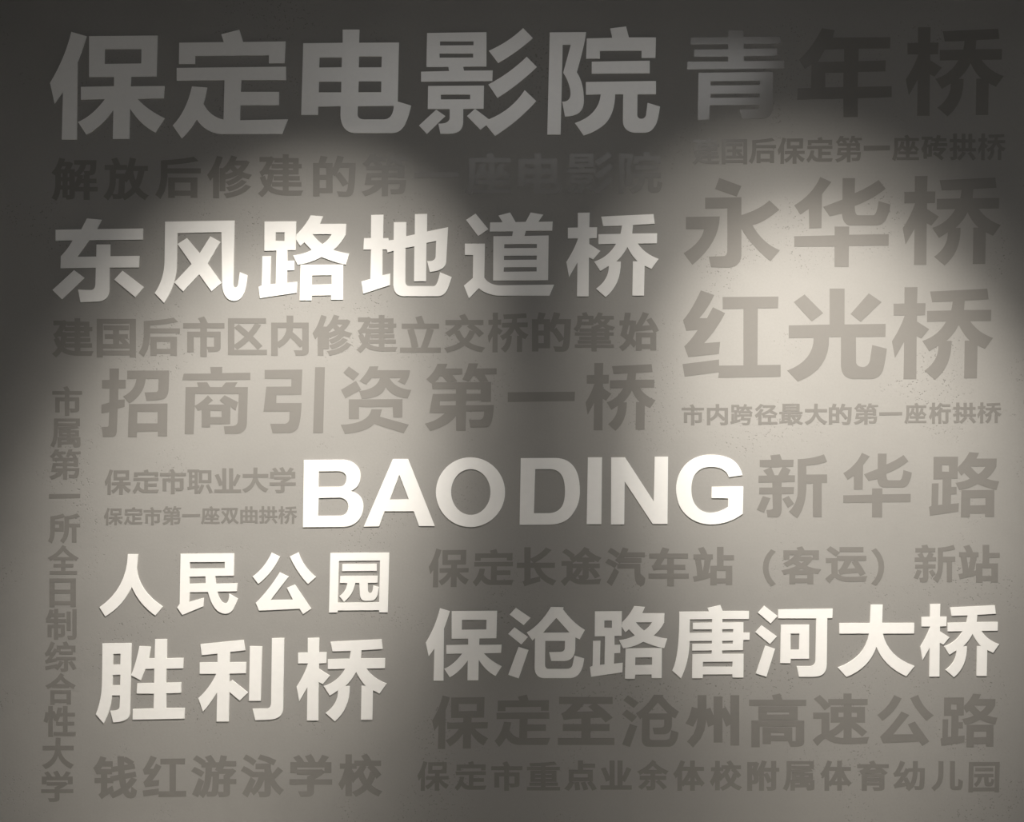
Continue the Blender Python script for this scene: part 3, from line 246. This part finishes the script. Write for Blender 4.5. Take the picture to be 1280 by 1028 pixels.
# Lines of lettering: (words, description of the line, raised?, boxes x0,y0,x1,y1; None = where the outline was measured)
def cells(us, y0, y1, w, dv=0.0):
    n = len(us)
    return [(u, y0 + dv * i / max(1, n - 1), u + w, y1 + dv * i / max(1, n - 1)) for i, u in enumerate(us)]
def seq(pairs, y0, y1, dv=0.0):
    n = len(pairs)
    return [(a, y0 + dv * i / max(1, n - 1), b, y1 + dv * i / max(1, n - 1)) for i, (a, b) in enumerate(pairs)]
ROWS = [
 ('保定电影院', 'top line', 'big', [None]*5),
 ('东风路地道桥', 'second white line from the top', 'big', [None]*6),
 ('人民公园', 'third white line at the left', 'big', [None]*4),
 ('胜利桥', 'lowest white line at the left', 'big', [None, None, (371, 797.5, 483.5, 901.5)]),
 ('保沧路唐河大桥', 'white line at the lower right', 'big', [(532.3, 760.5, 627.2, 851), None, (737.3, 757.8, 833.8, 848.5), None, None, None, (1150, 755.2, 1248.5, 846.5)]),
 ('BAODING', 'latin word across the middle', 'big', [None]*7),
 ('青年桥', 'top line at the right', 'grey', [None, None, (1132.4, 33.9, 1254.6, 145.7)]),
 ('永华桥', 'second large line at the right', 'grey', [None, None, (1128.4, 220, 1251, 332)]),
 ('红光桥', 'third large line at the right', 'grey', [None, None, (1114.9, 359, 1241.2, 475)]),
 ('招商引资第一桥', 'large grey line above BAODING', 'grey', [None]*6 + [(732, 453.9, 819.5, 538.8)]),
 ('新华路', 'line right of the letter G', 'grey', [None, (1054.1, 566.2, 1139.7, 647), (1161.2, 565.3, 1248.9, 647)]),
 ('保定至沧州高速公路', 'second right line from the bottom', 'grey',
   [(540.2, 869.7, 610, 936.6), (618.3, 868.6, 687.8, 934.2), (697.2, 871.7, 768, 931.6), (777.7, 868.9, 848.8, 934.2), (856.9, 869.4, 924, 935),
    (936.5, 867.2, 1007.7, 934.4), (1015.6, 867.2, 1086.5, 933), (1096.6, 868.8, 1167, 933), (1175.5, 867.4, 1246.7, 934.4)]),
 ('保定长途汽车站（客运）新站', 'grey line with brackets', 'grey',
   [(536, 686, 586, 734.4), (591, 686.6, 642, 733.4), (646, 684.4, 695.6, 733.4), (701, 684, 752, 733), (756.6, 684.5, 806.6, 733), (810.6, 684.4, 861, 733), (866, 683.8, 917.5, 732),
    (953.4, 686.8, 969.8, 733.2), (976.5, 683, 1026.6, 730.7), (1031.6, 683, 1084.2, 729.8), (1089, 685.4, 1105.3, 732.7), (1142, 681.2, 1194, 729), (1198, 681.2, 1249.6, 728.6)]),
 ('钱红游泳学校', 'bottom line at the left', 'grey',
   [(116.5, 945.4, 171.5, 999.4), (178.3, 944.8, 232.6, 996.8), (239, 944, 295.6, 998.2), (301, 943.3, 355, 997.4), (361.8, 943, 415.2, 996.5), (423, 942.4, 478, 996.5)]),
 ('保定市重点业余体校附属体育幼儿园', 'bottom line at the right', 'grey',
   [(521.9, 951.9, 561, 989), (568.5, 952, 608, 989), (614, 952.3, 653, 989), (658.5, 952.5, 700, 988.5), (705.4, 951.3, 746, 989), (750.5, 951.3, 789.7, 987.5), (796.5, 950.4, 835.7, 988.4),
    (841.6, 951, 881, 989), (887.4, 951, 927.5, 989), (934, 951, 974, 989), (978.6, 951.9, 1018, 989), (1025.5, 951, 1064.7, 989), (1071.5, 951.3, 1111, 989), (1116.6, 951.3, 1156, 989.6), (1164, 951.9, 1203.6, 989.6), (1210.4, 952.8, 1249.6, 991)]),
 ('建国后市区内修建立交桥的肇始', 'line under the second white line', 'grey',
   [(65, 398, 117.2, 447), (121, 398.8, 170, 447), (173.4, 397.2, 225, 446.6), (229, 395.6, 280.6, 446.3), (285, 398, 333.8, 444), (339, 394.7, 386, 445), (390.6, 393.5, 440.6, 445),
    (445.6, 394, 497, 441.6), (500, 394.7, 551, 441), (555, 392.5, 606.6, 441), (609.7, 391, 660.6, 441), (665, 390.3, 713.8, 440), (716.9, 390.3, 769, 439.4), (773.8, 390.3, 823.8, 439.4)]),
 ('保定市职业大学', 'upper small line beside letter B', 'small',
   [(131, 587, 163.7, 618.7), (165.7, 587, 198.8, 617.7), (200, 586.2, 232.7, 618), (234, 587.2, 266, 617.7), (268, 585.6, 301.4, 616.2), (302.8, 584.7, 335.7, 616.2), (337, 584, 369.8, 616.6)]),
 ('保定市第一座双曲拱桥', 'lower small line beside letter B', 'small',
   [(130, 635, 153.5, 657), (155, 634, 178.5, 656.7), (179.5, 634, 202, 657), (203, 633, 226.6, 656.5), (227.7, 642.8, 250.4, 646.6), (251, 633, 274.8, 656), (276, 635, 298.7, 655.5), (300.4, 633.3, 322, 655), (323.7, 633, 347, 655), (348, 633, 371.4, 655.5)]),
 ('市内跨径最大的第一座桁拱桥', 'small line under the third right line', 'small',
   seq([(852, 880), (883.6, 910), (912.8, 941), (943.4, 972), (973.9, 1004), (1005.7, 1034), (1036, 1064.7), (1067, 1097.6)], 505.5, 532, -1) + [(1099, 515.3, 1127.7, 519.6)] +
   seq([(1130.4, 1158), (1161, 1188.5), (1191, 1220), (1221.6, 1251.8)], 503.8, 530, -0.6)),
 ('市属第一所全日制综合性大学', 'vertical column at the left edge', 'small',
   [(65.4, 482.8, 102.8, 520), (63, 523.4, 100.7, 559.7), (61.7, 561.8, 101, 600), (61.3, 617.5, 100.5, 623.4), (60.3, 642, 100.5, 679.8), (59.8, 681.5, 98.6, 718.5), (61.8, 723.4, 95, 759.3),
    (57.3, 761.4, 96, 800), (56, 802, 96, 840), (56.7, 841.5, 95, 881.3), (54.4, 882.8, 94.9, 921.6), (52.6, 922.5, 92.6, 961.9), (51.5, 963.7, 91.7, 1002.9)]),
 ('解放后修建的第一座电影院', 'dim line under the top line', 'small',
   [(64.4, 197.3, 122.3, 251), (129.4, 197, 186, 250.6), (194, 196, 251, 249), (259, 194.5, 315, 248), (322.5, 193, 379, 246.6), (391.4, 194.6, 444.8, 246), (452, 192.5, 510, 245.5),
    (518, 215, 574, 222.5), (581, 191, 639, 244.5), (647, 192, 703, 243), (708, 190, 767, 243), (773, 189.5, 828, 242.5)]),
 ('建国后保定第一座砖拱桥', 'small line under the top right line', 'small',
   [(865.5, 172.5, 900, 206.5), (902, 174, 934, 205.5), (936, 172.5, 970, 205), (972, 172, 1006, 205), (1008, 171.3, 1041, 203.5), (1044, 170, 1077.4, 203), (1079.7, 182, 1112.5, 188.5), (1115, 168.6, 1148.8, 201.5), (1151.5, 169, 1184, 200.8), (1186.7, 167, 1220, 200.8), (1222.5, 167, 1257, 200.6)]),
]
# stroke thickening of the font outlines (thousandths of an em): vertical strokes, horizontal strokes
FAT = {'big': (30, 20), 'grey': (40, 27), 'small': (34, 23)}

# ---------------------------------------------------------------- lettering
def parse(txt):
    """-> list of (sign, [points]) with the curves flattened"""
    out = []
    for part in txt.split(';'):
        part = part.strip(); sign = 1
        if part[0] == '-': sign = -1; part = part[1:]
        if part[0] == 'E':
            cx, cy, rx, ry = map(float, part[1:].split(','))
            out.append((sign, [(cx + rx * math.cos(a * math.tau / 56), cy + ry * math.sin(a * math.tau / 56)) for a in range(56)]))
            continue
        toks = [(t[0] == '~', tuple(map(float, t.lstrip('~').split(',')))) for t in part.split()]
        pts = []; n = len(toks)
        for i, (q, p) in enumerate(toks):
            if not q: pts.append(p); continue
            a = toks[i - 1][1]; b = toks[(i + 1) % n][1]
            for k in range(1, 8):
                t = k / 8
                pts.append(tuple((1 - t) ** 2 * a[j] + 2 * t * (1 - t) * p[j] + t * t * b[j] for j in (0, 1)))
        out.append((sign, pts))
    return out

def fatten(contour, fx, fy):
    """move every edge outwards (contours run counter-clockwise) and meet them again at mitres"""
    n = len(contour); lines = []
    for i in range(n):
        (ax, ay), (bx, by) = contour[i], contour[(i + 1) % n]
        dx, dy = bx - ax, by - ay; L = math.hypot(dx, dy) or 1
        nx, ny = dy / L, -dx / L
        lines.append((dx / L, dy / L, nx, ny, math.hypot(fx * nx, fy * ny)))
    out = []
    for i in range(n):
        l0, l1 = lines[i - 1], lines[i]; x, y = contour[i]
        cr = l0[0] * l1[1] - l0[1] * l1[0]; dt = l0[0] * l1[0] + l0[1] * l1[1]
        if dt > 0.94:                       # nearly straight on
            nx, ny = l0[2] + l1[2], l0[3] + l1[3]; L = math.hypot(nx, ny); d = (l0[4] + l1[4]) / 2
            out.append((x + nx / L * d, y + ny / L * d)); continue
        if abs(cr) > 0.05 and dt > -0.75:
            # n0.p = d0, n1.p = d1
            det = l0[2] * l1[3] - l0[3] * l1[2]
            px = (l0[4] * l1[3] - l0[3] * l1[4]) / det; py = (l0[2] * l1[4] - l0[4] * l1[2]) / det
            out.append((x + px, y + py))
        else:
            out.append((x + l0[2] * l0[4] + l0[0] * l0[4] * .4, y + l0[3] * l0[4] + l0[1] * l0[4] * .4))
            out.append((x + l1[2] * l1[4] - l1[0] * l1[4] * .4, y + l1[3] * l1[4] - l1[1] * l1[4] * .4))
    return out

def winding(pt, contour):
    x, y = pt; wn = 0; n = len(contour)
    for i in range(n):
        (ax, ay), (bx, by) = contour[i], contour[(i + 1) % n]
        if ay <= y < by and (bx - ax) * (y - ay) - (x - ax) * (by - ay) > 0: wn += 1
        elif by <= y < ay and (bx - ax) * (y - ay) - (x - ax) * (by - ay) < 0: wn -= 1
    return wn

def area(c): return sum(c[i - 1][0] * c[i][1] - c[i][0] * c[i - 1][1] for i in range(len(c))) / 2

def solid(contours):
    """contours (ccw = ink, cw = hole) -> 2D vertices and triangles of the inked region"""
    vs, es = [], []
    for c in contours:
        s = len(vs); vs += [Vector(p) for p in c]
        es += [(s + i, s + (i + 1) % len(c)) for i in range(len(c))]
    ov, oe, of, _, _, _ = delaunay_2d_cdt(vs, es, [], 0, 1e-4)
    tris = []
    for f in of:
        p = (sum(ov[i][0] for i in f) / 3, sum(ov[i][1] for i in f) / 3)
        if sum(winding(p, c) for c in contours) > 0:
            a, b, c = (ov[i] for i in f)
            ar = (b[0] - a[0]) * (c[1] - a[1]) - (c[0] - a[0]) * (b[1] - a[1])
            if abs(ar) < 1e-7: continue
            tris.append(tuple(f) if ar > 0 else tuple(f[::-1]))
    used = sorted({i for t in tris for i in t}); m = {v: k for k, v in enumerate(used)}
    return [tuple(ov[i]) for i in used], [tuple(m[i] for i in t) for t in tris]

def glyph_contours(ch, kind):
    """contours in a y-up frame and their bounding box"""
    if ch in TRACE:
        x0, y0, s, txt = TRACE[ch]; cs = []
        for sign, pts in parse(txt):
            c = [(x0 + x * s, -(y0 + y * s)) for x, y in pts]
            if (area(c) > 0) != (sign > 0): c.reverse()
            cs.append(c)
        return cs, True
    fx, fy = FAT[kind]
    fx *= SLIM.get(ch, 1); fy *= SLIM.get(ch, 1)
    cs = []
    for part in FONT[ch].split(';'):
        c = [tuple(map(float, p.split(','))) for p in part.split()]
        cs.append(fatten(c, fx, fy))
    return cs, False
SLIM = {'肇': .6, '建': .85, '重': .75, '属': .75, '最': .8, '座': .85, '解': .8, '幼': .9, '游': .9, '制': .85, '综': .85, '跨': .85, '职': .85, '曲': .85, '高': .8, '速': .85, '国': .8}

def letter(ch, kind, boxpx):
    cs, traced = glyph_contours(ch, kind)
    xs = [p[0] for c in cs for p in c]; ys = [p[1] for c in cs for p in c]
    bx = (min(xs), min(ys), max(xs), max(ys))
    if boxpx is None: u0, v0, u1, v1 = bx[0], -bx[3], bx[2], -bx[1]
    else: u0, v0, u1, v1 = boxpx
    uc, vc = (u0 + u1) / 2, (v0 + v1) / 2
    sx = (u1 - u0) / (bx[2] - bx[0]) * S; sy = (v1 - v0) / (bx[3] - bx[1]) * S
    mx, my = (bx[0] + bx[2]) / 2, (bx[1] + bx[3]) / 2
    lean = 0.0
    cs = [[((x - mx) * sx * 1000, (y - my) * sy * 1000) for x, y in c] for c in cs]   # millimetres
    vs, tris = solid(cs)
    t = 0.0035 if kind == 'big' else 0.0006
    n = len(vs)
    V = [(x / 1000, -t, y / 1000) for x, y in vs] + [(x / 1000, 0.0, y / 1000) for x, y in vs]
    F = [tuple(t_) for t_ in tris] + [tuple(i + n for i in t_[::-1]) for t_ in tris]
    edges = {}
    for a, b, c in tris:
        for e in ((a, b), (b, c), (c, a)): edges[e] = 1
    for (a, b) in edges:
        if (b, a) not in edges: F.append((a, a + n, b + n, b))
    name = 'raised_letter' if kind == 'big' else 'wall_letter'
    me = bpy.data.meshes.new(name); me.from_pydata(V, [], F)
    me.materials.append(M_WHITE if kind == 'big' else M_GREY)
    o = bpy.data.objects.new(name, me); C.objects.link(o)
    o.location = (wx(uc), 0, wz(vc))
    return o

ORD = ['first', 'second', 'third', 'fourth', 'fifth', 'sixth', 'seventh', 'eighth', 'ninth', 'tenth', 'eleventh', 'twelfth', 'thirteenth', 'fourteenth', 'fifteenth', 'sixteenth']
for words, where, kind, boxes in ROWS:
    for i, ch in enumerate(words):
        o = letter(ch, kind, boxes[i])
        side = 'from top' if 'column' in where else 'from left'
        look = 'white raised' if kind == 'big' else 'flat grey'
        sort = 'letter' if ch.isascii() else ('bracket' if ch in '（）' else 'character')
        o['label'] = f'{look} {sort} {ch}, {ORD[i]} {side} in the {where}'
        o['category'] = sort
        o['group'] = ('white raised characters of the ' if kind == 'big' else 'flat grey characters of the ') + where
